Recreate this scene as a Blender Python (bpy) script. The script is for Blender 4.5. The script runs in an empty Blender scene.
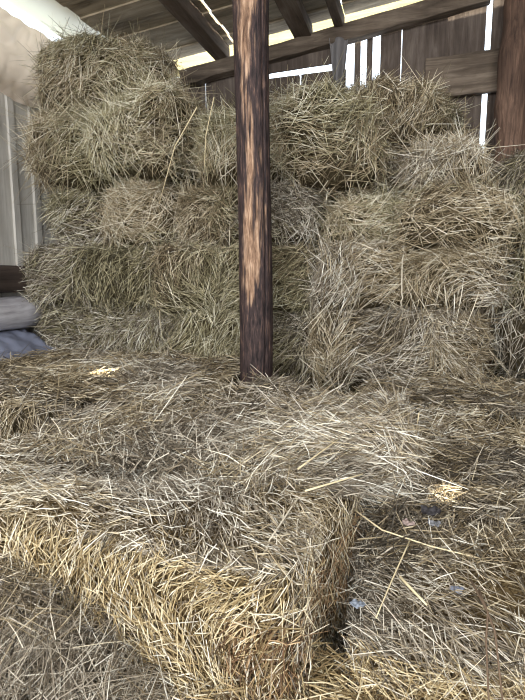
import bpy, bmesh, math
import numpy as np
from mathutils import Vector, noise as mnoise

S = bpy.context.scene
COL = S.collection
R = math.radians

# ------------------------------------------------------------------ camera
cam_d = bpy.data.cameras.new('camera')
cam = bpy.data.objects.new('camera', cam_d)
COL.objects.link(cam)
cam.location = (0, 0, 1.0)
cam.rotation_euler = (R(82), 0, R(17.5))
cam_d.sensor_fit = 'VERTICAL'
cam_d.sensor_height = 24
cam_d.lens = 505 / 700 * 24
cam_d.clip_start = 0.02
S.camera = cam

# ------------------------------------------------------------------ world, sun, daylight, exposure
w = bpy.data.worlds.new('sky')
S.world = w
w.use_nodes = True
wn = w.node_tree
wn.nodes['Background'].inputs[0].default_value = (0.80, 0.90, 1.0, 1)
wn.nodes['Background'].inputs[1].default_value = 3.2

sun_d = bpy.data.lights.new('sun', 'SUN')
sun_d.energy = 38
sun_d.angle = R(0.6)
sun_d.color = (1, 0.9, 0.72)
sun = bpy.data.objects.new('sun', sun_d)
COL.objects.link(sun)
SUN_DIR = Vector((math.cos(R(55)) * .97, -math.cos(R(55)) * .25, math.sin(R(55)))).normalized()
sun.rotation_euler = SUN_DIR.to_track_quat('Z', 'Y').to_euler()

for _k in (-1, 0, 1):                                             # daylight through the open front of the barn, in three bays
    door_d = bpy.data.lights.new('barn_opening_daylight', 'AREA')
    door_d.shape = 'RECTANGLE'
    door_d.size = 1.4
    door_d.size_y = 2.3
    door_d.energy = 96
    door_d.color = (1.0, 0.965, 0.92)
    door = bpy.data.objects.new('barn_opening_daylight', door_d)
    COL.objects.link(door)
    door.location = (-0.2 + 1.4 * _k * math.cos(R(6)), -3.1 + 1.4 * _k * math.sin(R(6)), 1.75)
    door.rotation_euler = (R(84), 0, R(6))
top_d = bpy.data.lights.new('added_top_fill', 'AREA')       # added fill lamp under the boarded roof, brightens the upward faces
top_d.shape = 'RECTANGLE'
top_d.size = 3.2
top_d.size_y = 1.5
top_d.energy = 66
top_d.color = (0.96, 0.98, 1.0)
top = bpy.data.objects.new('added_top_fill', top_d)
COL.objects.link(top)
top.location = (-.5, .75, 2.80)
w.cycles.sampling_method = 'NONE'
S.cycles.use_light_tree = False

S.view_settings.view_transform = 'Standard'
S.view_settings.look = 'None'
S.view_settings.gamma = 1
S.view_settings.use_curve_mapping = False
S.view_settings.exposure = 0.0
S.cycles.use_denoising = True
S.cycles.denoising_prefilter = 'ACCURATE'
S.cycles.filter_width = 1.1

# ------------------------------------------------------------------ helpers: placing
YAW, PIT, FPX = R(17.5), R(8), 505.0
EYE = np.array([0, 0, 1.0])
_F = np.array([-math.sin(YAW) * math.cos(PIT), math.cos(YAW) * math.cos(PIT), -math.sin(PIT)])
_R = np.array([math.cos(YAW), math.sin(YAW), 0])
_U = np.cross(_R, _F)


def ray(x, y):
    return _F + _R * (x - 262.5) / FPX - _U * (y - 350) / FPX


def aty(x, y, Y):
    d = ray(x, y)
    return EYE + d * Y / d[1]


def atx(x, y, X):
    d = ray(x, y)
    return EYE + d * X / d[0]


def atz(x, y, Z):
    d = ray(x, y)
    return EYE + d * (Z - 1.0) / d[2]


# ------------------------------------------------------------------ helpers: materials
def new_mat(name, rough=0.7, spec=0.3):
    m = bpy.data.materials.new(name)
    m.use_nodes = True
    b = m.node_tree.nodes['Principled BSDF']
    b.inputs['Roughness'].default_value = rough
    b.inputs['Specular IOR Level'].default_value = spec
    return m, m.node_tree, b


def ramp(nt, stops):
    r = nt.nodes.new('ShaderNodeValToRGB')
    e = r.color_ramp.elements
    while len(e) < len(stops):
        e.new(0.5)
    for k, (p, c) in enumerate(stops):
        e[k].position = p
        e[k].color = (*c, 1)
    return r


def hay_mat(name, stops, rough=0.55):
    m, nt, b = new_mat(name, rough, 0.35)
    a = nt.nodes.new('ShaderNodeAttribute')
    a.attribute_name = 'tone'
    r = ramp(nt, stops)
    nt.links.new(a.outputs['Fac'], r.inputs[0])
    nt.links.new(r.outputs[0], b.inputs['Base Color'])
    return m


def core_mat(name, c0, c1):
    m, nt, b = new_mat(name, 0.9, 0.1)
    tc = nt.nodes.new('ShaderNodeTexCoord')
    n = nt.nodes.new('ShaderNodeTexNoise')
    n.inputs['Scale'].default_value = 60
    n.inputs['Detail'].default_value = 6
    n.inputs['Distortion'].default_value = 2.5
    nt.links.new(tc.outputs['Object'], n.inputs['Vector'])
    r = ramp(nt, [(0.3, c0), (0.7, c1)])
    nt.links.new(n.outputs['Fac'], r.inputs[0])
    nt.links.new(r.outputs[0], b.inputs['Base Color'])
    bp = nt.nodes.new('ShaderNodeBump')
    bp.inputs['Strength'].default_value = 1
    bp.inputs['Distance'].default_value = 0.02
    nt.links.new(n.outputs['Fac'], bp.inputs['Height'])
    nt.links.new(bp.outputs[0], b.inputs['Normal'])
    return m


def wood_mat(name, dark, mid, light, axis=2, scale=6.0, rough=0.85, bump=0.4):
    m, nt, b = new_mat(name, rough, 0.2)
    tc = nt.nodes.new('ShaderNodeTexCoord')
    mp = nt.nodes.new('ShaderNodeMapping')
    sc = [scale * 4] * 3
    sc[axis] = scale * 0.35
    mp.inputs['Scale'].default_value = sc
    n = nt.nodes.new('ShaderNodeTexNoise')
    n.inputs['Scale'].default_value = 1
    n.inputs['Detail'].default_value = 8
    n.inputs['Roughness'].default_value = 0.65
    n.inputs['Distortion'].default_value = 0.6
    nt.links.new(tc.outputs['Object'], mp.inputs[0])
    nt.links.new(mp.outputs[0], n.inputs['Vector'])
    n2 = nt.nodes.new('ShaderNodeTexNoise')
    n2.inputs['Scale'].default_value = 3.0
    n2.inputs['Detail'].default_value = 4
    nt.links.new(tc.outputs['Object'], n2.inputs['Vector'])
    mx = nt.nodes.new('ShaderNodeMath')
    mx.operation = 'MULTIPLY_ADD'
    mx.inputs[1].default_value = 0.6
    nt.links.new(n.outputs['Fac'], mx.inputs[0])
    sc2 = nt.nodes.new('ShaderNodeMath')
    sc2.operation = 'MULTIPLY'
    sc2.inputs[1].default_value = 0.4
    nt.links.new(n2.outputs['Fac'], sc2.inputs[0])
    nt.links.new(sc2.outputs[0], mx.inputs[2])
    r = ramp(nt, [(0.32, dark), (0.5, mid), (0.68, light)])
    nt.links.new(mx.outputs[0], r.inputs[0])
    nt.links.new(r.outputs[0], b.inputs['Base Color'])
    bp = nt.nodes.new('ShaderNodeBump')
    bp.inputs['Strength'].default_value = bump
    bp.inputs['Distance'].default_value = 0.01
    nt.links.new(n.outputs['Fac'], bp.inputs['Height'])
    nt.links.new(bp.outputs[0], b.inputs['Normal'])
    return m


M = {}
M['green'] = hay_mat('hay_olive', [(0, (.050, .042, .022)), (.25, (.155, .135, .075)), (.5, (.32, .285, .165)), (.75, (.52, .47, .30)), (1, (.76, .73, .58))])
M['tan'] = hay_mat('hay_tan', [(0, (.055, .040, .023)), (.25, (.17, .13, .075)), (.5, (.36, .29, .18)), (.75, (.57, .49, .34)), (1, (.80, .75, .62))])
M['grey'] = hay_mat('hay_grey', [(0, (.045, .037, .027)), (.25, (.150, .123, .088)), (.5, (.315, .270, .205)), (.75, (.54, .49, .40)), (1, (.82, .80, .71))])
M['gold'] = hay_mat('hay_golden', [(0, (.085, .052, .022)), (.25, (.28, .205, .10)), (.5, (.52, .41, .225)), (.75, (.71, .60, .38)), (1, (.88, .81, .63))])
M['rust'] = hay_mat('hay_rusty', [(0, (.04, .022, .012)), (.3, (.16, .09, .045)), (.6, (.36, .22, .11)), (1, (.64, .47, .28))])
M['core'] = core_mat('hay_packed', (.022, .017, .009), (.10, .08, .045))  # core colour kept dark to stand for the shade inside the straw
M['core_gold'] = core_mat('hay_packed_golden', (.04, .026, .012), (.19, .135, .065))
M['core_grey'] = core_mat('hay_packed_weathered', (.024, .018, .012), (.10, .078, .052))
M['old_wood'] = wood_mat('old_barn_wood', (.035, .026, .022), (.10, .078, .065), (.20, .165, .14), axis=2)
M['beam'] = wood_mat('brown_beam_wood', (.04, .030, .023), (.135, .105, .08), (.29, .235, .185), axis=0)
M['beam_y'] = wood_mat('dim_beam_wood', (.05, .037, .026), (.14, .105, .078), (.25, .20, .155), axis=1)
M['post'] = wood_mat('reddish_post_wood', (.03, .02, .016), (.12, .075, .055), (.27, .17, .12), axis=2, scale=13)
M['roof'] = wood_mat('roof_boards', (.09, .07, .048), (.30, .245, .17), (.50, .42, .31), axis=0, scale=5)
M['eave'] = wood_mat('pale_eave_board', (.35, .30, .14), (.50, .44, .22), (.65, .58, .33), axis=0)
M['grey_board'] = wood_mat('grey_weathered_boards', (.32, .30, .27), (.52, .50, .46), (.68, .66, .62), axis=2, scale=5)
M['dark_beam'] = wood_mat('dark_rough_beam', (.025, .019, .016), (.065, .048, .04), (.13, .10, .085), axis=1, scale=5)
M['white_log'] = wood_mat('whitewashed_log', (.12, .11, .12), (.42, .41, .44), (.72, .71, .74), axis=1, scale=6)
M['twine'] = new_mat('baling_twine', .7, .2)[0]
M['twine'].node_tree.nodes['Principled BSDF'].inputs['Base Color'].default_value = (.62, .56, .45, 1)


# ------------------------------------------------------------------ helpers: objects
def tag(o, label=None, cat=None, group=None, kind=None):
    if label:
        o['label'] = label
    if cat:
        o['category'] = cat
    if group:
        o['group'] = group
    if kind:
        o['kind'] = kind
    return o


def mesh_obj(name, V, F, mats, parent=None, smooth=False, midx=None, tone=None, loc=None):
    me = bpy.data.meshes.new(name)
    V = np.asarray(V, dtype=np.float32)
    if isinstance(F, np.ndarray) and F.ndim == 2:
        n, k = F.shape
        me.vertices.add(len(V))
        me.vertices.foreach_set('co', V.ravel())
        me.loops.add(n * k)
        me.loops.foreach_set('vertex_index', F.astype(np.int32).ravel())
        me.polygons.add(n)
        me.polygons.foreach_set('loop_start', np.arange(0, n * k, k, dtype=np.int32))
        me.update(calc_edges=True)
    else:
        me.from_pydata([tuple(v) for v in V], [], [tuple(f) for f in F])
    for m in (mats if isinstance(mats, (list, tuple)) else [mats]):
        me.materials.append(m)
    if midx is not None:
        me.polygons.foreach_set('material_index', np.asarray(midx, dtype=np.int32))
    if tone is not None:
        a = me.attributes.new('tone', 'FLOAT', 'POINT')
        a.data.foreach_set('value', np.asarray(tone, dtype=np.float32))
    me.polygons.foreach_set('use_smooth', [smooth] * len(me.polygons))
    me.update()
    o = bpy.data.objects.new(name, me)
    COL.objects.link(o)
    if loc is not None:
        o.location = loc
    if parent:
        o.parent = parent
    return o


class MB:
    """collects boxes, prisms and tubes of ONE mesh"""

    def __init__(s):
        s.v, s.f = [], []

    def add(s, v, f):
        k = len(s.v)
        s.v += [tuple(map(float, p)) for p in v]
        s.f += [tuple(i + k for i in q) for q in f]

    def box(s, x0, x1, y0, y1, z0, z1):
        s.add([(x0, y0, z0), (x1, y0, z0), (x1, y1, z0), (x0, y1, z0), (x0, y0, z1), (x1, y0, z1), (x1, y1, z1), (x0, y1, z1)],
              [(0, 3, 2, 1), (4, 5, 6, 7), (0, 1, 5, 4), (1, 2, 6, 5), (2, 3, 7, 6), (3, 0, 4, 7)])

    def bar(s, p, q, wd, ht, up=(0, 0, 1), n=1, jit=0.0, rng=None):
        """a squared timber from p to q, with slightly uneven faces when jit > 0"""
        p, q = np.array(p, float), np.array(q, float)
        d = (q - p) / np.linalg.norm(q - p)
        sd = np.cross(d, up)
        sd /= np.linalg.norm(sd)
        u = np.cross(sd, d)
        v, f = [], []
        for i in range(n + 1):
            c = p + (q - p) * i / n
            j = (lambda: 0.0) if rng is None else (lambda: rng.normal() * jit)
            for a, b in ((-1, -1), (1, -1), (1, 1), (-1, 1)):
                v.append(c + sd * (a * wd / 2 + j()) + u * (b * ht / 2 + j()))
        for i in range(n):
            for a in range(4):
                b = (a + 1) % 4
                f.append((i * 4 + a, i * 4 + b, i * 4 + 4 + b, i * 4 + 4 + a))
        f.append((3, 2, 1, 0))
        f.append(tuple(n * 4 + k for k in range(4)))
        s.add(v, f)

    def tube(s, pts, rad, n=6):
        pts = [np.array(p, float) for p in pts]
        v, f = [], []
        rs = rad if isinstance(rad, (list, tuple)) else [rad] * len(pts)
        for i, p in enumerate(pts):
            t = pts[min(i + 1, len(pts) - 1)] - pts[max(i - 1, 0)]
            t /= np.linalg.norm(t) + 1e-9
            a = np.cross(t, (0.13, 0.31, 0.94))
            if np.linalg.norm(a) < 0.1:
                a = np.cross(t, (1, 0, 0))
            a /= np.linalg.norm(a)
            b = np.cross(t, a)
            for k in range(n):
                h = 2 * math.pi * k / n
                v.append(p + (a * math.cos(h) + b * math.sin(h)) * rs[i])
        for i in range(len(pts) - 1):
            for k in range(n):
                f.append((i * n + k, i * n + (k + 1) % n, i * n + n + (k + 1) % n, i * n + n + k))
        f.append(tuple(range(n))[::-1])
        f.append(tuple((len(pts) - 1) * n + k for k in range(n)))
        s.add(v, f)

    def build(s, name, m, parent=None, bevel=0.0, smooth=False):
        o = mesh_obj(name, s.v, s.f, m, parent, smooth)
        bm = bmesh.new()
        bm.from_mesh(o.data)
        bmesh.ops.recalc_face_normals(bm, faces=bm.faces)
        bm.to_mesh(o.data)
        bm.free()
        if bevel:
            b = o.modifiers.new('bevel', 'BEVEL')
            b.width = bevel
            b.segments = 2
            b.limit_method = 'ANGLE'
        return o


# ------------------------------------------------------------------ helpers: hay
class Field:
    """smooth random field over space: a sum of sines"""

    def __init__(s, rng, freq, n=7):
        k = rng.normal(size=(n, 3))
        k /= np.linalg.norm(k, axis=1)[:, None]
        s.k = k * freq * rng.uniform(0.6, 1.7, size=(n, 1))
        s.p = rng.uniform(0, 6.28, n)
        s.n = n

    def __call__(s, P):
        return np.sin(P @ s.k.T + s.p).sum(1) / math.sqrt(s.n / 2)


def stalks(rng, P, D, L, W, bend, tone, sag=0.12):
    """thin three-sided stems centred on P along D; three rings each"""
    n = len(P)
    D = D / np.linalg.norm(D, axis=1)[:, None]
    A = np.cross(D, rng.normal(size=(n, 3)))
    A /= np.linalg.norm(A, axis=1)[:, None] + 1e-9
    B = np.cross(D, A)
    ts = np.array([0, .5, 1.0])
    V = np.empty((n, 3, 3, 3))
    off = bend * rng.normal(size=n) * L
    for i, t in enumerate(ts):
        c = P + D * ((t - .42) * L)[:, None] + A * (off * (4 * t * (1 - t) - .5))[:, None]
        c[:, 2] -= sag * L * t * t * rng.uniform(0, 1, n)
        r = W * (.5, .5, .22)[i]
        for k in range(3):
            h = 2.0944 * k
            V[:, i, k] = c + A * (r * math.cos(h))[:, None] + B * (r * math.sin(h))[:, None]
    base = (np.arange(n) * 9)[:, None, None]
    q = []
    for i in range(2):
        for k in range(3):
            q.append((i * 3 + k, i * 3 + (k + 1) % 3, i * 3 + 3 + (k + 1) % 3, i * 3 + 3 + k))
    F = base + np.array(q)[None]
    return V.reshape(-1, 3), F.reshape(-1, 4), np.repeat(tone, 9)


def rounded(P, h, r):
    q = np.clip(P, -(h - r), h - r)
    d = P - q
    n = d / (np.linalg.norm(d, axis=1)[:, None] + 1e-9)
    return q + n * r, n


FACES = {'front': (1, -1), 'back': (1, 1), 'left': (0, -1), 'right': (0, 1), 'top': (2, 1), 'bottom': (2, -1)}
BALES = []


def bale(box, label, rot=0.0, tilt=(0, 0), seed=0, dens=5000, weights=None, mats=('green', 'tan'), core='core', split=None,
         angle=None, spread=0.75, L=(0.05, 0.16), W=(.003, .0048), lift=0.3, fly=0.08, tone=0.0, lump=.026, group='hay bales in the barn',
         r=0.09, shag=1.0, rust=None, under=0.0):
    """one hay bale: packed, lumpy core with its straw standing out of it, all one mesh.
    angle: main lie of the straw on a face (0 = along, pi/2 = up and down)"""
    rng = np.random.default_rng(seed + 101)
    x0, x1, y0, y1, z0, z1 = box
    if under:                                        # slack between the bales of the stack
        x0, x1, z1 = x0 + .014, x1 - .014, z1 - .008
    h = np.array([(x1 - x0) / 2, (y1 - y0) / 2, (z1 - z0) / 2])
    f_l, f_s, f_a, f_a2, f_t = Field(rng, 9), Field(rng, 26), Field(rng, 7), Field(rng, 17), Field(rng, 8)
    wts = dict(front=1, back=.12, left=.5, right=.6, top=1, bottom=.0)
    if weights:
        wts.update(weights)

    def surf(P):
        p, n = rounded(P, h, r)
        d = f_l(p) * lump + f_s(p) * lump * .35
        return p + n * d[:, None], n

    # packed core
    g = 18
    lin = np.linspace(-1, 1, g)
    V, F = [], []
    idx = {}
    for nm, (ax, sg) in FACES.items():
        o1, o2 = [a for a in range(3) if a != ax]
        gid = np.empty((g, g), int)
        for i in range(g):
            for j in range(g):
                c = [0, 0, 0]
                c[ax], c[o1], c[o2] = sg, lin[i], lin[j]
                key = tuple(round(x, 5) for x in c)
                if key not in idx:
                    idx[key] = len(V)
                    V.append(c)
                gid[i, j] = idx[key]
        flip = (sg > 0) == (ax != 1)
        for i in range(g - 1):
            for j in range(g - 1):
                q = (gid[i, j], gid[i + 1, j], gid[i + 1, j + 1], gid[i, j + 1])
                F.append(q if flip else q[::-1])
    Vc, nc = surf(np.array(V) * h)
    Vc = Vc - nc * .012
    Fc = np.array(F)
    # straw
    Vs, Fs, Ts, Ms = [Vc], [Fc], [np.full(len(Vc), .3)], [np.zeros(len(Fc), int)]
    kv = len(Vc)
    for nm, (ax, sg) in FACES.items():
        o1, o2 = [a for a in range(3) if a != ax]
        n = int(4 * h[o1] * h[o2] * dens * wts[nm])
        if n < 1:
            continue
        P = np.empty((n, 3))
        P[:, ax] = sg * h[ax]
        P[:, o1] = rng.uniform(-1, 1, n) * h[o1]
        P[:, o2] = rng.uniform(-1, 1, n) * h[o2]
        p, nn = surf(P)
        keep = rng.random(n) < np.clip(1 + under * np.minimum(nn[:, 2], 0), .3, 1) * (1 - .25 * under * (np.abs(nn[:, 0]) > .35) * (nm == 'front'))  # fewer stems underneath and at front edges, dark core stands in for shade
        P, p, nn = P[keep], p[keep], nn[keep]
        n = len(p)
        # a level direction and an up/away direction in the surface
        up = np.tile([0., 0., 1.], (n, 1))
        if ax == 2:
            up = np.tile([0., 1., 0.], (n, 1))
        t1 = np.cross(up, nn)
        t1 /= np.linalg.norm(t1, axis=1)[:, None] + 1e-9
        t2 = np.cross(nn, t1)
        base = angle.get(nm) if isinstance(angle, dict) else angle
        if base is None:
            base = {'top': .25}.get(nm, 1.25)
        th = base + spread * (f_a(p) * .9 + f_a2(p) * .45) + rng.normal(size=n) * spread * .62
        flip = rng.random(n) < .5
        th = np.where(flip, th + math.pi, th)
        lf = np.abs(rng.normal(size=n)) * lift
        isfly = rng.random(n) < fly
        lf = np.where(isfly, rng.uniform(.25, 1.0, n), lf)
        D = t1 * np.cos(th)[:, None] + t2 * np.sin(th)[:, None]
        D = D * np.cos(lf)[:, None] + nn * np.sin(lf)[:, None]
        ln = rng.uniform(0, 1, n) ** 1.6 * (L[1] - L[0]) + L[0]
        ln = np.where(isfly, ln * rng.uniform(1.0, 1.7, n) * shag, ln)
        wd = rng.uniform(W[0], W[1], n)
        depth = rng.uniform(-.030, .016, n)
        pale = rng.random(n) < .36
        tn = np.clip(np.where(pale, .78, .26) + tone + f_t(p) * .08 + rng.normal(size=n) * .15 + depth * 4, 0, 1)  # deeper stems toned darker, shade between the straws put into their colour
        v, f, t = stalks(rng, p + nn * depth[:, None], D, ln, wd, .04, tn)
        # which colour family
        pr = np.clip(.5 + f_t(p * .7 + 3) * .4, 0, 1)
        mi = np.where(rng.random(n) < pr, 1, 2)
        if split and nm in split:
            mi = np.where((rng.random(n) < split[nm]) & (nn[:, 2] < .5), 3, mi)  # listed faces take the third straw colour where not turned upward
        if rust and nm in ('front', 'right'):
            mi = np.where((p[:, 0] > rust[0] + .03 * f_t(p)) & (p[:, 2] > rust[1]) & (p[:, 2] < .13) & (rng.random(n) < .5), 4, mi)
        Vs.append(v)
        Fs.append(f + kv)
        Ts.append(t)
        Ms.append(np.repeat(mi, 6))
        kv += len(v)
    V = np.concatenate(Vs)
    V[:, 2] += h[2]
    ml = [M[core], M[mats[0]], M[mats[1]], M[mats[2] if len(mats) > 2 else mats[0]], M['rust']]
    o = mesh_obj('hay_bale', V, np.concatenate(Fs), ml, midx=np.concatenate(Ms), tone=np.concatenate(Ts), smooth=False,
                 loc=((x0 + x1) / 2, (y0 + y1) / 2, z0))
    o.rotation_euler = (R(tilt[0]), R(tilt[1]), R(rot))
    tag(o, label, 'hay bale', group)
    o['half'] = [float(a) for a in h]
    BALES.append(o)
    return o


def twine(b, x, rad=.0035, out=.004, seed=0, label=None):
    """a loop of twine round a bale at local x"""
    h = np.array(b['half'])
    rng = np.random.default_rng(seed)
    hy, hz = h[1] + out, h[2] + out
    pts = []
    for k in range(49):
        a = 2 * math.pi * k / 48
        c, s = math.cos(a), math.sin(a)
        e = .35
        pts.append((x + rng.normal() * .004, math.copysign(abs(c) ** e, c) * hy, math.copysign(abs(s) ** e, s) * hz + h[2]))
    mb = MB()
    mb.tube(pts, rad, 5)
    o = mb.build('baling_twine', M['twine'], b, smooth=True)
    if label:
        o['label'] = label
    return o


def loose(name, label, seed, n, region, zf, mats, L=(.05, .18), W=(.0028, .0045), tone=0, tilt=.22, dirn=None, spread=1.6, thick=.04, group=None):
    """straw lying loose over a surface: a mass nobody could count. region(rng,n)->x,y ; zf(x,y)->z"""
    rng = np.random.default_rng(seed)
    x, y = region(rng, n)
    n = len(x)
    z = zf(x, y) + rng.uniform(-.5, 1, n) ** 2 * thick
    P = np.stack([x, y, z], 1)
    fa, ft = Field(rng, 6), Field(rng, 8)
    th = (dirn or 0) + fa(P) * spread * .6 + rng.normal(size=n) * spread * .5
    el = rng.normal(size=n) * tilt
    el = np.where(rng.random(n) < .06, rng.uniform(.2, .9, n), el)
    D = np.stack([np.cos(th) * np.cos(el), np.sin(th) * np.cos(el), np.sin(el)], 1)
    e = .04
    sx = (zf(x + e, y) - zf(x - e, y)) / (2 * e)
    sy = (zf(x, y + e) - zf(x, y - e)) / (2 * e)
    D[:, 2] += np.clip(D[:, 0] * sx + D[:, 1] * sy, -1.5, 1.5)
    ln = rng.uniform(0, 1, n) ** 1.5 * (L[1] - L[0]) + L[0]
    tn = np.clip(np.where(rng.random(n) < .33, .72, .26) + tone + ft(P) * .09 + rng.normal(size=n) * .16, 0, 1)
    v, f, t = stalks(rng, P, D, ln, rng.uniform(*W, n), .07, tn, sag=.05)
    mi = np.repeat(np.where(rng.random(n) < np.clip(.5 + ft(P + 2) * .4, 0, 1), 0, 1), 6)
    o = mesh_obj(name, v, f, [M[mats[0]], M[mats[1]]], midx=mi, tone=t)
    tag(o, label, 'loose hay', group, 'stuff')
    return o


# ------------------------------------------------------------------ setting
fm, fnt, fb = new_mat('earth_floor', .95, .1)
_tc = fnt.nodes.new('ShaderNodeTexCoord')
_n = fnt.nodes.new('ShaderNodeTexNoise')
_n.inputs['Scale'].default_value = 14
_n.inputs['Detail'].default_value = 8
fnt.links.new(_tc.outputs['Object'], _n.inputs['Vector'])
_r = ramp(fnt, [(.3, (.06, .045, .03)), (.7, (.20, .155, .10))])
fnt.links.new(_n.outputs['Fac'], _r.inputs[0])
fnt.links.new(_r.outputs[0], fb.inputs['Base Color'])
mb = MB()
mb.box(-2.78, 2.3, -3.1, 4.06, -.08, 0)
mb.build('floor', fm)['kind'] = 'structure'

YB, XL = 4.0, -2.72


# back wall: upright boards with daylight in the gaps, placed from where the gaps stand


def roof_z(x):
    return 2.90 + .10 * (x + .62)


rng = np.random.default_rng(5)
gaps = [(250, 0.006), (300, .006), (350, .075), (364, .045), (376.5, .055), (401, .003), (446, .003), (487, .032), (520, .005)]
xs = [(float(aty(px_, 60, YB)[0]), wd) for px_, wd in gaps]
xs = [(XL - .04, 0), (-2.5, .004), (-2.25, .005), (-2.0, .004), (-1.75, .005)] + xs + [(.75, .004), (1.0, .006), (1.25, .004), (1.5, .005), (1.75, .005), (2.0, .004), (2.3, 0)]
mb = MB()
for (a, wa), (b, wb) in zip(xs[:-1], xs[1:]):
    j = rng.uniform(0, .012)
    a2, b2 = a + wa / 2, b - wb / 2
    if b2 - a2 > .01:
        y = YB + j
        t = rng.normal() * .004
        top = roof_z(b2) - .15 if b2 < .40 else roof_z(b2) - .02
        cut = -1.20 < (a2 + b2) / 2 < -.78                      # short boards here: a level slit of daylight
        for za, zb in (((0, 2.545), (2.615, top)) if cut else ((0, top),)):
            mb.add([(a2, y, za), (b2, y, za), (b2, y + .025, za), (a2, y + .025, za),
                    (a2 + t, y, zb), (b2 + t, y, zb), (b2 + t, y + .025, zb), (a2 + t, y + .025, zb)],
                   [(0, 3, 2, 1), (4, 5, 6, 7), (0, 1, 5, 4), (1, 2, 6, 5), (2, 3, 7, 6), (3, 0, 4, 7)])
mb.build('wall_back', M['old_wood'])['kind'] = 'structure'

# left wall: weathered grey boards with cover strips, open under the roof
mb = MB()
y = -3.1
k = 0
while y < 4.0:
    y2 = min(y + .215 + .01 * math.sin(k * 3.1), 4.0)
    mb.box(XL - .025, XL + .004 * (k % 2), y, y2 - .006, 0, 2.36 if y > 2.1 else 2.72)
    mb.box(XL, XL + .022, y2 - .035, y2 + .02, 0, 2.34 if y > 2.1 else 2.7)
    y = y2
    k += 1
mb.build('wall_left', M['grey_board'], bevel=.004)['kind'] = 'structure'
mb = MB()
y = -3.1
while y < 4.0:
    mb.box(2.3, 2.325, y, y + .2, 0, 3.18)
    y += .203
mb.build('wall_right', M['old_wood'])['kind'] = 'structure'


# roof boards, running across, lapped; two knot holes let the sun in; two seams beside rafters
def roof_z(x):
    return 2.90 + .10 * (x + .62)


SPOTS = [atz(103, 378, .51), atz(456, 498, .375)]
HOLES = []
for p in SPOTS:
    p = Vector(p)
    s = (roof_z(p.x + 1.6) - p.z) / SUN_DIR.z
    q = p + SUN_DIR * s
    # a hole falls in the middle of its board, boards being .17 wide from y = -3.1
    HOLES.append((q.x, q.y, (.055, .034)[len(HOLES)]))
seams = [float(aty(222, 30, 3.7)[0]), float(aty(340, 14, 3.8)[0])]
mb = MB()
y = -3.1
k = 0
while y < 3.90:
    y2 = min(y + .17, 3.96)
    for hx, hy, hw in HOLES:                       # the joint is set so that no hole straddles it
        if y < hy + hw < y2 + hw * 2 and not (hy + hw < y2):
            y2 = hy + hw + .03
    strips = [(y, y2 + .01, None)]
    for hx, hy, hw in HOLES:
        if y < hy - hw and hy + hw < y2:
            strips = [(y, hy - hw, None), (hy - hw, hy + hw, (hx - hw * 1.15, hx + hw * 1.15)), (hy + hw, y2 + .01, None)]
    for ya, yb, hole in strips:
        cuts = [hole] if hole else []
        if y > 2.9:
            cuts += [(sx - .009, sx + .009) for sx in seams]
        xa = -2.95 if y < 2.0 else -2.28
        dz = .012 * (k % 2)
        th = .022
        for c0, c1 in sorted(cuts) + [(2.45, 2.45)]:
            z0, z1 = roof_z(xa) + dz, roof_z(c0) + dz
            mb.add([(xa, ya, z0), (c0, ya, z1), (c0, yb, z1), (xa, yb, z0),
                    (xa, ya, z0 + th), (c0, ya, z1 + th), (c0, yb, z1 + th), (xa, yb, z0 + th)],
                   [(0, 3, 2, 1), (4, 5, 6, 7), (0, 1, 5, 4), (1, 2, 6, 5), (2, 3, 7, 6), (3, 0, 4, 7)])
            xa = c1
    y = y2
    k += 1
mb.build('ceiling', M['roof'])['kind'] = 'structure'

# an overhanging eave board outside the gap over the back wall
mb = MB()
mb.bar(aty(120, 80, 5.0), aty(500, -24, 5.0), .03, .24)
tag(mb.build('eave_board', M['eave']), 'pale yellowish eave board outside, seen through the gap above the back beam', 'board')

# rafters under the roof
rr = np.random.default_rng(8)
RAFT = [((186, 0), (229, 50), .115, 'wide dim rafter left of the round pole, a lit seam along its right edge'),
        ((286, 0), (304, 38), .13, 'wide flat rafter just right of the round pole'),
        ((331, 0), (336, 28), .065, 'narrow dark rafter, third from the left, beside a bright seam')]
for (p0, p1, wd, lb) in RAFT:
    b = aty(*p1, 3.95)
    x = float(b[0])
    xa = float(aty(*p0, 3.4)[0])
    mid = (x + xa) / 2
    q0, q1 = (mid, -3.0, roof_z(mid) - .062), (mid, 3.95, roof_z(mid) - .062)
    mb = MB()
    mb.bar(q0, q1, wd, .10, n=14, jit=.003, rng=rr)
    tag(mb.build('roof_rafter', M['beam_y'], bevel=.006), lb, 'rafter', 'rafters under the roof boards')

# beam across the back under the roof, over a wide dark board
a, b = aty(182, 80, 3.93), aty(490, -6, 3.93)
mb = MB()
mb.bar(a, b, .09, .115, n=16, jit=.004, rng=rr)
tag(mb.build('roof_beam', M['beam'], bevel=.008), 'brown beam rising to the right along the top of the back wall', 'beam')
a, b = aty(240, 71, 3.96), aty(345, 54, 3.96)
mb = MB()
mb.bar(a, b, .022, .11, n=6, jit=.003, rng=rr)
tag(mb.build('wide_board', M['old_wood'], bevel=.004), 'dark board under the back beam, a level slit of daylight below it', 'board')
a, b = aty(425, 80, 3.95), aty(500, 70, 3.95)
mb = MB()
mb.bar(a, b, .05, .27, n=6, jit=.003, rng=rr)
tag(mb.build('wall_rail', M['beam'], bevel=.008), 'short thick brown plank nailed across the back wall boards by the corner post', 'plank')

# post in the right corner
c = aty(512, 120, 3.78)
mb = MB()
n = 30
pts = [(c[0] + .012 * math.sin(i * .5), 3.78 + .01 * math.cos(i * .7), i / n * (roof_z(c[0]) - .01)) for i in range(n + 1)]
mb.tube(pts, [.098 + .006 * math.sin(i * 1.9) for i in range(n + 1)], 14)
tag(mb.build('corner_post', M['post'], smooth=True), 'reddish brown weathered post standing at the right edge against the back wall', 'post')


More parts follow.
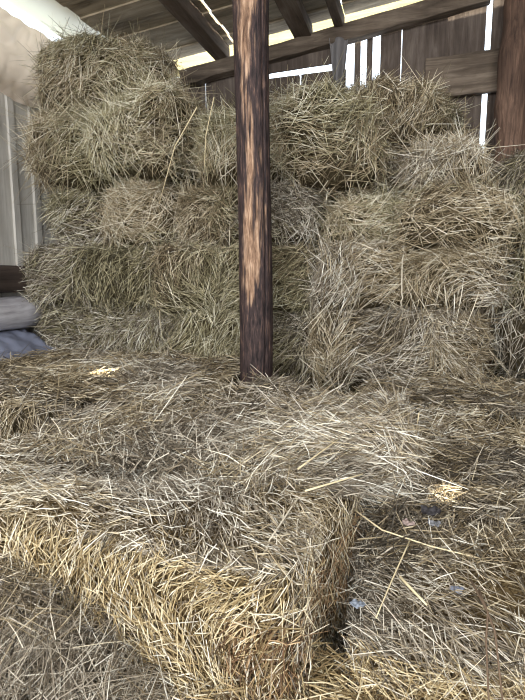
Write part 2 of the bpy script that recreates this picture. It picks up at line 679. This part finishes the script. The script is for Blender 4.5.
# crumpled sheets
def sheet(name, fn, nu, nv, m, label, cat, thick=.003):
    V = [fn(i / nu, j / nv) for i in range(nu + 1) for j in range(nv + 1)]
    F = [(i * (nv + 1) + j, (i + 1) * (nv + 1) + j, (i + 1) * (nv + 1) + j + 1, i * (nv + 1) + j + 1) for i in range(nu) for j in range(nv)]
    o = mesh_obj(name, V, F, m, smooth=True)
    sm = o.modifiers.new('thickness', 'SOLIDIFY')
    sm.thickness = thick
    return tag(o, label, cat)


pm, pnt, pb = new_mat('milky_plastic', .35, .5)
pb.inputs['Base Color'].default_value = (.80, .72, .63, 1)
_t = pnt.nodes.new('ShaderNodeBsdfTranslucent')
_t.inputs[0].default_value = (.80, .72, .63, 1)
_m = pnt.nodes.new('ShaderNodeMixShader')
_m.inputs[0].default_value = .5
pnt.links.new(pb.outputs[0], _m.inputs[1])
pnt.links.new(_t.outputs[0], _m.inputs[2])
pnt.links.new(_m.outputs[0], pnt.nodes['Material Output'].inputs[0])


def plastic(u, v):
    y = 2.30 + u * 1.25
    top = 2.73 - .02 * math.sin(u * 2.6)
    bot = 2.20 + .06 * math.sin(u * 9) + .05 * u
    z = top + (bot - top) * v
    s = Vector((u * 5 + v * 1.2, v * 2.2, 3))
    fold = mnoise.noise(Vector((u * 14 + v * 5 + 1.5 * mnoise.noise(s), v * 1.5, 4)))
    z -= .03 * mnoise.noise(Vector((u * 9, 0, 2))) * v
    x = XL + .075 + .035 * mnoise.noise(s) + .02 * mnoise.noise(s * 2.7) + .022 * abs(fold) + .03 * math.sin(v * 3.1)
    return (x, y, z)


def skylight(u, v):
    s = Vector((u * 5, v * 2.0, 5))
    x0 = -2.72 + .47 * v
    return (x0, 2.02 + u * 1.95, 2.83 - .07 * v + .012 * mnoise.noise(s) + .02 * math.sin(v * 3.1))


ym, ynt, yb_ = new_mat('yellowed_plastic', .4, .4)
yb_.inputs['Base Color'].default_value = (.66, .62, .44, 1)
_t = ynt.nodes.new('ShaderNodeBsdfTranslucent')
_t.inputs[0].default_value = (.75, .72, .55, 1)
_m = ynt.nodes.new('ShaderNodeMixShader')
_m.inputs[0].default_value = .012
ynt.links.new(yb_.outputs[0], _m.inputs[1])
ynt.links.new(_t.outputs[0], _m.inputs[2])
ynt.links.new(_m.outputs[0], ynt.nodes['Material Output'].inputs[0])
sheet('roof_plastic', skylight, 70, 20, ym, 'glowing yellowish plastic strip closing the roof edge over the left wall', 'sheet')
sheet('plastic_sheet', plastic, 110, 70, pm, 'crumpled milky plastic sheet hung over the top of the left wall', 'sheet')

cm, cnt, cb = new_mat('grey_sacking', .9, .1)
cb.inputs['Base Color'].default_value = (.20, .19, .19, 1)


def drape(u, v):
    a = aty(331 + 15 * u + (v - .5) * 4 * (1 - 2 * u), 38 + 46 * v, 3.88)
    s = Vector((u * 3, v * 1.5, 9))
    return (a[0], 3.88 + .03 * math.sin(u * 9 + v) + .02 * mnoise.noise(s), a[2])


sheet('sacking_cloth', drape, 24, 24, cm, 'grey folded cloth hanging from the back beam beside bright slits', 'cloth')

# timber along the foot of the left wall
mb = MB()
n = 20
for nm, z0, z1, x, y1, mt, lb in (
        ('sill_beam', .90, 1.10, -2.60, 2.83, 'dark_beam', 'dark rough beam end at the left edge on top of the whitewashed log'),
        ('whitewashed_log', .665, .885, -2.60, 2.86, 'white_log', 'whitewashed log end at the left edge under the dark beam')):
    mb = MB()
    rad = (z1 - z0) / 2
    pts, rs = [], []
    for i in range(n + 1):
        t = i / n
        pts.append((x + .004 * math.sin(i * 1.3), .4 + (y1 - .4) * t, (z0 + z1) / 2 + .003 * math.sin(i * 2.1)))
        rs.append(rad * (1 + .02 * math.sin(i * 1.7)))
    pts += [(x, y1 + .02, (z0 + z1) / 2), (x, y1 + .032, (z0 + z1) / 2)]
    rs += [rad * .88, rad * .6]
    mb.tube(pts, rs, 18)
    o = mb.build(nm, M[mt], smooth=True)
    if nm == 'sill_beam':                                   # hewn flat above and below
        for v in o.data.vertices:
            v.co.z = min(max(v.co.z, z0 + .012), z1 - .012)
            v.co.x = min(v.co.x, x + rad * .86)
    tag(o, lb, 'beam' if nm == 'sill_beam' else 'log')
for k, yy in enumerate((.7, 1.5)):
    mb = MB()
    mb.bar((-2.6, yy, 0), (-2.6, yy, .67), .2, .16, up=(0, 1, 0))
    tag(mb.build('support_block', M['dark_beam'], bevel=.01), 'dark squared timber block standing under the whitewashed log', 'block', 'blocks under the log')

bm_, bnt, bb = new_mat('blue_grey_plastic', .4, .4)
bb.inputs['Base Color'].default_value = (.20, .22, .30, 1)


def bluesheet(u, v):
    y = 2.0 + u * .80
    x = -2.60 + v * .30
    s = Vector((u * 5, v * 4, 1))
    z = .66 - .16 * v ** 1.2 + .03 * mnoise.noise(s) + .014 * mnoise.noise(s * 3)
    return (x, y, min(z, .66))


sheet('blue_sheet', bluesheet, 40, 24, bm_, 'crumpled blue-grey plastic sheet tucked under the whitewashed log', 'sheet')


# ------------------------------------------------------------------ round pole with peeling bark
def pole():
    px_, py_, rad, top = -.802, 2.41, .076, roof_z(-.79) - .005
    nu, nv = 90, 330
    V, T = [], []
    for j in range(nv + 1):
        z = top * j / nv
        for i in range(nu):
            a = 2 * math.pi * i / nu
            ca, sa = math.cos(a), math.sin(a)
            # bark left on: streaky, mostly on the right flank and low down
            s = mnoise.fractal(Vector((ca * 1.7, sa * 1.7, z * 1.6)), .7, 2.1, 5)
            s2 = mnoise.noise(Vector((ca * 6, sa * 6, z * 5 + 7)))
            face = math.cos(a - R(-72 - 22))                   # 1 where it faces the camera, a little left
            dl = abs((a - R(-72 - 14) + math.pi) % (2 * math.pi) - math.pi)
            s3 = mnoise.noise(Vector((ca * 13, sa * 13, z * 11)))
            bk = .55 * s + .40 * s2 + .42 * s3 + (dl - R(24)) / R(62)
            bk += 1.0 * max(0, min(1, (1.04 - z) / .3)) - .30 * max(0, min(1, (z - 2.15) / .2))
            bk += .18 * math.exp(-((z - 1.95) / .12) ** 2) - .14 * math.exp(-((z - 1.1) / .15) ** 2)
            bk = max(0, min(1, bk * 3.2 + .5))
            crack = math.exp(-((a - (R(-72 + 38) + 2 * math.pi) + .05 * math.sin(z * 3)) / .035) ** 2) * (1 if .55 < z < 2.3 else 0)
            r = rad * (1 + .03 * math.sin(z * 3.1) + .025 * math.sin(a * 2 + z)) + .004 * bk + .0025 * s2 - .012 * crack
            r *= 1 + .02 * (z - 1)
            V.append((px_ + r * ca + .008 * math.sin(z * 2) - .006 * (z - 1), py_ + r * sa, z))
            T.append(max(bk, crack))
    F = [(j * nu + i, j * nu + (i + 1) % nu, (j + 1) * nu + (i + 1) % nu, (j + 1) * nu + i) for j in range(nv) for i in range(nu)]
    F.append(tuple(range(nu))[::-1])
    F.append(tuple(nv * nu + k for k in range(nu)))
    m, nt, b = new_mat('pole_wood_and_bark', .75, .25)
    at_ = nt.nodes.new('ShaderNodeAttribute')
    at_.attribute_name = 'tone'
    tc = nt.nodes.new('ShaderNodeTexCoord')
    mp = nt.nodes.new('ShaderNodeMapping')
    mp.inputs['Scale'].default_value = (95, 95, 11)
    nz = nt.nodes.new('ShaderNodeTexNoise')
    nz.inputs['Scale'].default_value = 1
    nz.inputs['Detail'].default_value = 8
    nz.inputs['Roughness'].default_value = .7
    nt.links.new(tc.outputs['Object'], mp.inputs[0])
    nt.links.new(mp.outputs[0], nz.inputs['Vector'])
    r1 = ramp(nt, [(.34, (.07, .038, .025)), (.5, (.27, .165, .105)), (.64, (.50, .345, .24))])
    r2 = ramp(nt, [(.38, (.012, .009, .010)), (.56, (.055, .036, .034)), (.70, (.20, .12, .085))])
    nt.links.new(nz.outputs['Fac'], r1.inputs[0])
    nt.links.new(nz.outputs['Fac'], r2.inputs[0])
    mx = nt.nodes.new('ShaderNodeMix')
    mx.data_type = 'RGBA'
    nt.links.new(at_.outputs['Fac'], mx.inputs[0])
    nt.links.new(r1.outputs[0], mx.inputs[6])
    nt.links.new(r2.outputs[0], mx.inputs[7])
    nt.links.new(mx.outputs[2], b.inputs['Base Color'])
    bp = nt.nodes.new('ShaderNodeBump')
    bp.inputs['Strength'].default_value = .6
    bp.inputs['Distance'].default_value = .006
    nt.links.new(nz.outputs['Fac'], bp.inputs['Height'])
    nt.links.new(bp.outputs[0], b.inputs['Normal'])
    o = mesh_obj('wooden_pole', V, F, m, smooth=True, tone=T)
    tag(o, 'round upright tree-trunk pole with peeling dark bark, standing in front of the stack', 'pole')


pole()

# ------------------------------------------------------------------ hay bales
SG = 'hay bales of the tall stack'
BK = dict(dens=8200, L=(.06, .23), W=(.0022, .0046), group=SG, under=.9)
DK = dict(dens=1200, L=(.07, .22), W=(.0042, .0064), group=SG)
Y0 = 2.79
E1, E2, E3, E4 = -2.52, -1.57, -.60, .35
# hidden bottom course carrying the stack, then the two courses of bales lying lengthwise
for k, (a, b) in enumerate(((E1, E2), (E2, E3), (E3, E4))):
    wh = ('left', 'middle', 'right')[k]
    bale((a, b, Y0 + .05, Y0 + .56, 0, .43), f'hay bale on the floor under the {wh} of the tall stack, mostly hidden', seed=k, mats=('grey', 'green'), tone=-.05, **DK)
bale((E1, E2 + .03, Y0 + .03, Y0 + .5, .43, .82), 'low bale at the left foot of the stack, beside the whitewashed log', seed=11, mats=('grey', 'green'), tone=-.02, angle={'front': 1.0}, **BK)
bale((E2 + .02, E3, Y0 + .0, Y0 + .47, .43, .80), 'low bale at the foot of the stack directly behind the round pole', seed=12, mats=('green', 'grey'), tone=-.04, angle={'front': 1.35}, **BK)
bale((E3, E4 - .02, Y0 - .02, Y0 + .45, .43, .84), 'low bale at the right foot of the stack beside the dark gap', seed=13, mats=('grey', 'tan'), tone=.02, angle={'front': 1.3}, shag=1.3, **BK)
bale((E1 - .02, E2, Y0 - .03, Y0 + .45, .82, 1.19), 'long bale left in the stack at the height of the dark beam', seed=21, mats=('green', 'grey'), tone=-.03, angle={'front': 1.25}, **BK)
bale((E2, E3 + .02, Y0 - .02, Y0 + .46, .80, 1.18), 'long bale in the stack at eye height directly behind the pole', seed=22, mats=('green', 'tan'), tone=-.05, angle={'front': 1.4}, **BK)
o = bale((E3 + .02, E4 + .02, Y0 - .06, Y0 + .44, .84, 1.19), 'long shaggy bale right of the pole with straw spilling down', seed=23, mats=('grey', 'tan'), tone=.13, angle={'front': 1.15}, shag=1.4, fly=.11, lift=.3, **BK)
twine(o, .0, seed=3)
# course of six bales laid end-on
xe = [-2.46, -1.97, -1.50, -1.03, -.56, -.10, .42]
zt = [1.585, 1.59, 1.58, 1.54, 1.46, 1.42]
lb2 = ['end-on bale in the second full course, leftmost, beside the grey wall boards',
       'end-on bale in the second full course, second from the left wall',
       'end-on bale in the second full course, touching the left side of the pole in view',
       'end-on bale in the second full course, showing just right of the pole',
       'end-on bale under the dark hole right of the pole',
       'bulging end-on bale at the right end of the second full course']
for k in range(6):
    dy = (0.05, -.03, .03, -.01, .03, -.09)[k]
    bale((xe[k] + .005, xe[k + 1] - .005, Y0 + dy, Y0 + dy + .9, 1.185, zt[k]), lb2[k], rot=(2, -2, 1, -2, 2, -4)[k], seed=30 + k,
         mats=(('green', 'grey'), ('green', 'tan'), ('green', 'tan'), ('grey', 'green'), ('tan', 'green'), ('green', 'tan'))[k],
         tone=(0, .05, .05, .06, .06, .09)[k], angle={'front': (1.2, .6, 1.4, 1.9, 1.2, 1.0)[k]}, spread=.95, weights=dict(left=.4, right=.4, top=.7, bottom=.15), r=.15, lift=.42, shag=1.3, **BK)
# upper course
UP = [(-2.53, -1.95, 1.60, 2.04, -.04, 3, ('tan', 'green'), .0, .5, 'upper end-on bale at the left wall, below the topmost left bale'),
      (-1.93, -1.38, 1.62, 2.09, -.12, -3, ('tan', 'green'), .1, .35, 'upper bale with pale straw, bulging out left of the pole'),
      (-1.36, -.78, 1.59, 1.99, .02, 2, ('tan', 'green'), .03, 1.3, 'upper bale half hidden by the pole, long stalks hanging down'),
      (-.76, -.18, 1.55, 1.90, -.05, -2, ('green', 'tan'), .03, .4, 'upper bale overhanging the dark hole right of the pole'),
      (-.15, .26, 1.43, 1.74, .0, 4, ('tan', 'grey'), -.02, .9, 'upper bale at the right end of the stack under the topmost right bale')]
for k, (a, b, z0, z1, dy, rt, mt, tn, an, lb) in enumerate(UP):
    bale((a, b, Y0 + dy, Y0 + dy + .92, z0, z1), lb, rot=rt, seed=40 + k, mats=mt, tone=tn + .05, angle={'front': an, 'top': .4}, spread=.9, r=.16, lump=.036,
         weights=dict(left=.6, right=.6, bottom=.4), shag=1.5, fly=.13, lift=.45, **BK)
bale((-2.52, -1.64, 2.92, 3.38, 2.09, 2.49), 'topmost bale at the left end of the stack, up under the roof', rot=-4, tilt=(0, 3), seed=51, mats=('tan', 'green'), tone=.0,
     angle={'front': 1.2}, spread=1.1, r=.13, shag=1.3, fly=.1, **BK)
bale((-.33, .13, 2.96, 3.6, 1.76, 2.09), 'topmost bale at the right end of the stack against the back wall boards', rot=-12, tilt=(0, 4), seed=52, mats=('green', 'tan'), tone=.02,
     angle={'front': 1.35}, spread=.7, r=.13, shag=1.2, **BK)
bale((-1.05, -.38, 3.24, 3.72, 1.98, 2.2), 'flattened bale lying back on top of the stack, between pole and bright slits', rot=4, seed=53, mats=('grey', 'tan'), tone=.0,
     angle={'front': .4}, r=.1, **BK)
# shaded column at the right end, behind the stack
for k, (z0, z1) in enumerate(((0, .42), (.42, .80), (.80, 1.18), (1.18, 1.68))):
    bale(((.46, .46, .46, .37)[k], 1.0, 3.06, 3.62, z0, z1), ('bottom bale of the shaded column at the right edge', 'second bale up in the shaded column at the right edge',
         'third bale up in the shaded column at the right edge', 'top bale of the shaded column at the right edge, before the corner post')[k], seed=60 + k,
         mats=('grey', 'green'), tone=-.02, **dict(BK, dens=(3000, 4000, 5500, 7000)[k]))

# platform of bales in front
FG = 'hay bales lying in front of the stack'
NR = dict(group=FG)
# left
bale((-2.30, -1.20, 2.30, 2.78, 0, .49), 'low bale lying before the left foot of the stack', seed=70, dens=5500, mats=('grey', 'tan'), L=(.06, .2), W=(.0036, .005), **NR)
bale((-2.17, -1.20, 1.70, 2.26, 0, .49), 'left low bale with a shaded front face, a sun spot behind it', rot=-6, seed=71, dens=8000, mats=('grey', 'tan'), L=(.06, .19), W=(.0024, .004), under=1.2, tone=-.06, spread=.5, weights=dict(front=.55), angle={'front': 1.5}, **NR)  # toned darker and thinned in front: shade of the hollow put into the straw
bale((-2.05, -1.02, 1.04, 1.60, 0, .21), 'sunken bale at the left edge between two higher ones', rot=-4, seed=72, dens=9000, mats=('grey', 'tan'), L=(.05, .17), W=(.0026, .004), **NR)
# middle, two side by side
bale((-1.08, -.06, 1.97, 2.36, 0, .49), 'grey bale at the foot of the pole, farther of the middle pair', rot=-3, seed=73, dens=9000, mats=('grey', 'tan'), L=(.06, .2), W=(.003, .0045), tone=.03, **NR)
bale((-1.0, -.01, 1.43, 1.98, 0, .51), 'big shaggy bale in the middle, rounded right end standing over a dark gap', rot=-2, seed=74, dens=13000, mats=('grey', 'tan'), L=(.05, .19), W=(.0026, .004),
     tone=.02, angle={'top': .4, 'right': 1.0, 'front': 1.2}, r=.12, lump=.03, shag=1.2, **NR)
# front
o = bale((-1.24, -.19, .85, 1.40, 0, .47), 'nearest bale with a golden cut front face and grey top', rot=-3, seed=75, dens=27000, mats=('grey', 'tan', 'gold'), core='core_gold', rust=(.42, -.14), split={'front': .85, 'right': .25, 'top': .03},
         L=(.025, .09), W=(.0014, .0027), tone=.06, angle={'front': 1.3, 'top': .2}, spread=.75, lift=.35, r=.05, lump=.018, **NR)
twine(o, .45, rad=.0022, out=.006, seed=1, label='pale baling twine')
twine(o, -.2, rad=.0022, out=-.004, seed=2)
# right
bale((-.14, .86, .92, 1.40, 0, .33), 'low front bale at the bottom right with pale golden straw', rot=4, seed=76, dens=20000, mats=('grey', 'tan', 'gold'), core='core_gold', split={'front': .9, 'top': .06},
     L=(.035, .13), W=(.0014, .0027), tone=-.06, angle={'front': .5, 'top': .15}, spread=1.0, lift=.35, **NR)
bale((.04, 1.04, 1.44, 1.88, 0, .36), 'low bale right of the middle with dark scraps on top', rot=-3, seed=77, dens=11000, mats=('grey', 'tan'), L=(.05, .17), W=(.0022, .0036), tone=-.1, angle={'top': .1}, **NR)
bale((.02, 1.02, 1.90, 2.36, 0, .41), 'low grey bale on the right, behind the small sun spot', rot=2, seed=78, dens=8000, mats=('grey', 'tan'), L=(.05, .19), W=(.003, .0046), **NR)
bale((-.02, .98, 2.38, 2.80, 0, .41), 'low bale lying along the right foot of the stack', rot=-2, seed=79, dens=6500, mats=('grey', 'tan'), L=(.06, .2), W=(.0036, .005), **NR)


# ------------------------------------------------------------------ loose hay
def rect(x0, x1, y0, y1):
    return lambda rng, n: (rng.uniform(x0, x1, n), rng.uniform(y0, y1, n))


def mound(x, y):
    return .36 * np.exp(-(((x + .98) / .5) ** 2 + ((y - .82) / .26) ** 2)) + .02


loose('loose_hay', 'loose grey hay heaped on the floor before the nearest bale', 201, 16000, rect(-1.6, .0, .38, .87), mound, ('grey', 'tan'), L=(.06, .22), W=(.0012, .0025), tone=.08, dirn=.5, tilt=.25, thick=.06)
loose('loose_hay', 'loose hay spread over the left low bales and before the stack', 202, 9000, rect(-2.35, -.95, 1.75, 2.85), lambda x, y: .50 + 0 * x, ('grey', 'tan'), L=(.06, .2), W=(.003, .0046), thick=.05)
loose('loose_hay', 'loose hay filling the hollow left of the middle bales', 203, 5000, rect(-1.75, -1.0, 1.30, 1.66), lambda x, y: .19 + .06 * np.clip((x + 1.15) / .2, 0, 1), ('grey', 'tan'), L=(.06, .2), W=(.0026, .004), thick=.05)
loose('loose_hay', 'loose hay strewn along the right foot of the stack', 204, 5000, rect(-.25, .75, 2.30, 2.85), lambda x, y: .43 + 0 * x, ('grey', 'tan'), L=(.06, .2), W=(.0034, .005), thick=.06)
loose('loose_hay', 'loose pale hay lying over the seam between nearest and middle bales', 205, 5000, rect(-1.2, -.14, 1.18, 1.62), lambda x, y: .475 + .03 * np.clip((y - 1.2) / .4, 0, 1), ('grey', 'tan'),
      L=(.05, .19), W=(.002, .0036), tone=.05, dirn=.5, spread=1.1, thick=.03)
loose('loose_hay', 'loose golden hay fallen between the nearest bale and the low front bale', 206, 3500, rect(-.36, .02, .66, .98), lambda x, y: .16 - .5 * (y - .95) ** 2, ('gold', 'tan'), L=(.05, .16), W=(.002, .0032), thick=.07)


# ------------------------------------------------------------------ single long stalks and scraps
def path(*pts):
    return [atz(x, y, z) if k != 'y' else aty(x, y, z) for (x, y, z, k) in [(p + ('z',))[:4] for p in pts]]


sm_, _, sb_ = new_mat('pale_stalk', .5, .35)
sb_.inputs['Base Color'].default_value = (.66, .56, .36, 1)
tm_, _, tb_ = new_mat('brown_twig', .7, .2)
tb_.inputs['Base Color'].default_value = (.13, .09, .06, 1)


def stalk(name, label, pts, rad, m, cat='stalk'):
    pts = [np.array(p) for p in pts]
    P = []
    for a, b in zip(pts[:-1], pts[1:]):
        for t in (0, .33, .66):
            P.append(a + (b - a) * t)
    P.append(pts[-1])
    mb = MB()
    mb.tube(P, [rad * (1 - .4 * i / len(P)) for i in range(len(P))], 6)
    tag(mb.build(name, m, smooth=True), label, cat)


stalk('straw_stalk', 'long bent straw stalk lying across the low right bales below the dark scraps', path((352, 508, .40), (382, 530, .39), (430, 546, .39), (479, 558, .39)), .0022, sm_)
stalk('straw_stalk', 'short thick pale stalk, sharp ended, on top of the low front bale', path((400, 577, .37), (427, 605, .36)), .0032, sm_)
stalk('straw_stalk', 'thin stalk slanting down left of the dark scraps, at the dark crevice', path((410, 540, .39), (392, 580, .375), (376, 618, .36)), .0018, sm_)
stalk('straw_stalk', 'thin upright pale stalk beside the rounded right end of the middle bale', path((419, 413, .56), (413, 452, .40)), .0022, sm_)
stalk('straw_stalk', 'level pale stalk on top of the middle bale', path((286, 427, .53), (336, 421, .53)), .0028, sm_)
stalk('straw_stalk', 'slanting pale stalk on the middle bale, above another one', path((298, 469, .52), (343, 436, .53)), .0025, sm_)
stalk('straw_stalk', 'slanting golden stalk at the front edge of the middle bale', path((305, 491, .52), (363, 474, .53)), .0025, sm_)
stalk('straw_stalk', 'very long stalk slanting down over the upper bales left of the pole', path((197, 107, 2.62, 'y'), (175, 146, 2.63, 'y'), (159, 204, 2.72, 'y')), .0032, sm_)
stalk('straw_stalk', 'long stalk hanging straight down beside the left edge of the pole', path((214, 97, 2.68, 'y'), (206, 135, 2.68, 'y'), (204, 172, 2.72, 'y')), .003, sm_)
stalk('twig', 'dark twig standing bent over the front of the low front bale, left one of two', path((471, 580, .38), (488, 613, .37), (486, 640, .34), (489, 705, .28)), .0026, tm_, 'twig')
stalk('twig', 'dark twig standing bent over the front of the low front bale, right one of two', path((479, 590, .38), (495, 632, .36), (503, 705, .27)), .0026, tm_, 'twig')


def scrap(name, label, cat, p, size, col, seed, z):
    m, _, b = new_mat(name + '_surface', .6, .3)
    b.inputs['Base Color'].default_value = (*col, 1)
    c = atz(*p, z)
    n = 14
    V, F = [], []
    for i in range(n + 1):
        for j in range(n + 1):
            u, v = i / n * 2 - 1, j / n * 2 - 1
            k = math.sqrt(max(1e-6, 1 - .5 * v * v)), math.sqrt(max(1e-6, 1 - .5 * u * u))
            s = Vector((u * 1.3, v * 1.3, seed))
            V.append((c[0] + size * u * k[0] * (1 + .4 * mnoise.noise(s)), c[1] + size * v * k[1] * .8 * (1 + .4 * mnoise.noise(s + Vector((9, 0, 0)))),
                      c[2] + size * .55 * mnoise.noise(s * 1.4) + size * .2))
    for i in range(n):
        for j in range(n):
            F.append((i * (n + 1) + j, (i + 1) * (n + 1) + j, (i + 1) * (n + 1) + j + 1, i * (n + 1) + j + 1))
    o = mesh_obj(name, V, F, m, smooth=True)
    sd = o.modifiers.new('thickness', 'SOLIDIFY')
    sd.thickness = .0015
    tag(o, label, cat)


scrap('dry_leaf', 'dark curled leaf on the low right bale below the small sun spot', 'leaf', (431, 512), .026, (.035, .032, .035), 3, .395)
scrap('dry_leaf', 'grey crumpled leaf just under the darkest curled leaf', 'leaf', (434, 524), .018, (.16, .165, .18), 5, .39)
scrap('dry_leaf', 'faded pinkish leaf left of the dark curled leaf', 'leaf', (408, 524), .018, (.30, .23, .21), 8, .385)
scrap('plastic_scrap', 'blue-grey plastic scrap on the low front bale by the two twigs', 'scrap', (456, 590), .014, (.20, .22, .28), 11, .352)
scrap('plastic_scrap', 'blue-grey plastic scrap at the mouth of the dark crevice', 'scrap', (358, 605), .015, (.21, .24, .29), 14, .34)
loose('loose_hay', 'loose dull hay spread over the low bales on the right', 207, 9000, rect(-.1, .95, 1.12, 2.3), lambda x, y: .355 + .03 * np.clip((y - 1.3) / .8, 0, 1), ('grey', 'tan'),
      L=(.05, .17), W=(.002, .0038), tone=-.12, dirn=.15, spread=1.3, thick=.03)
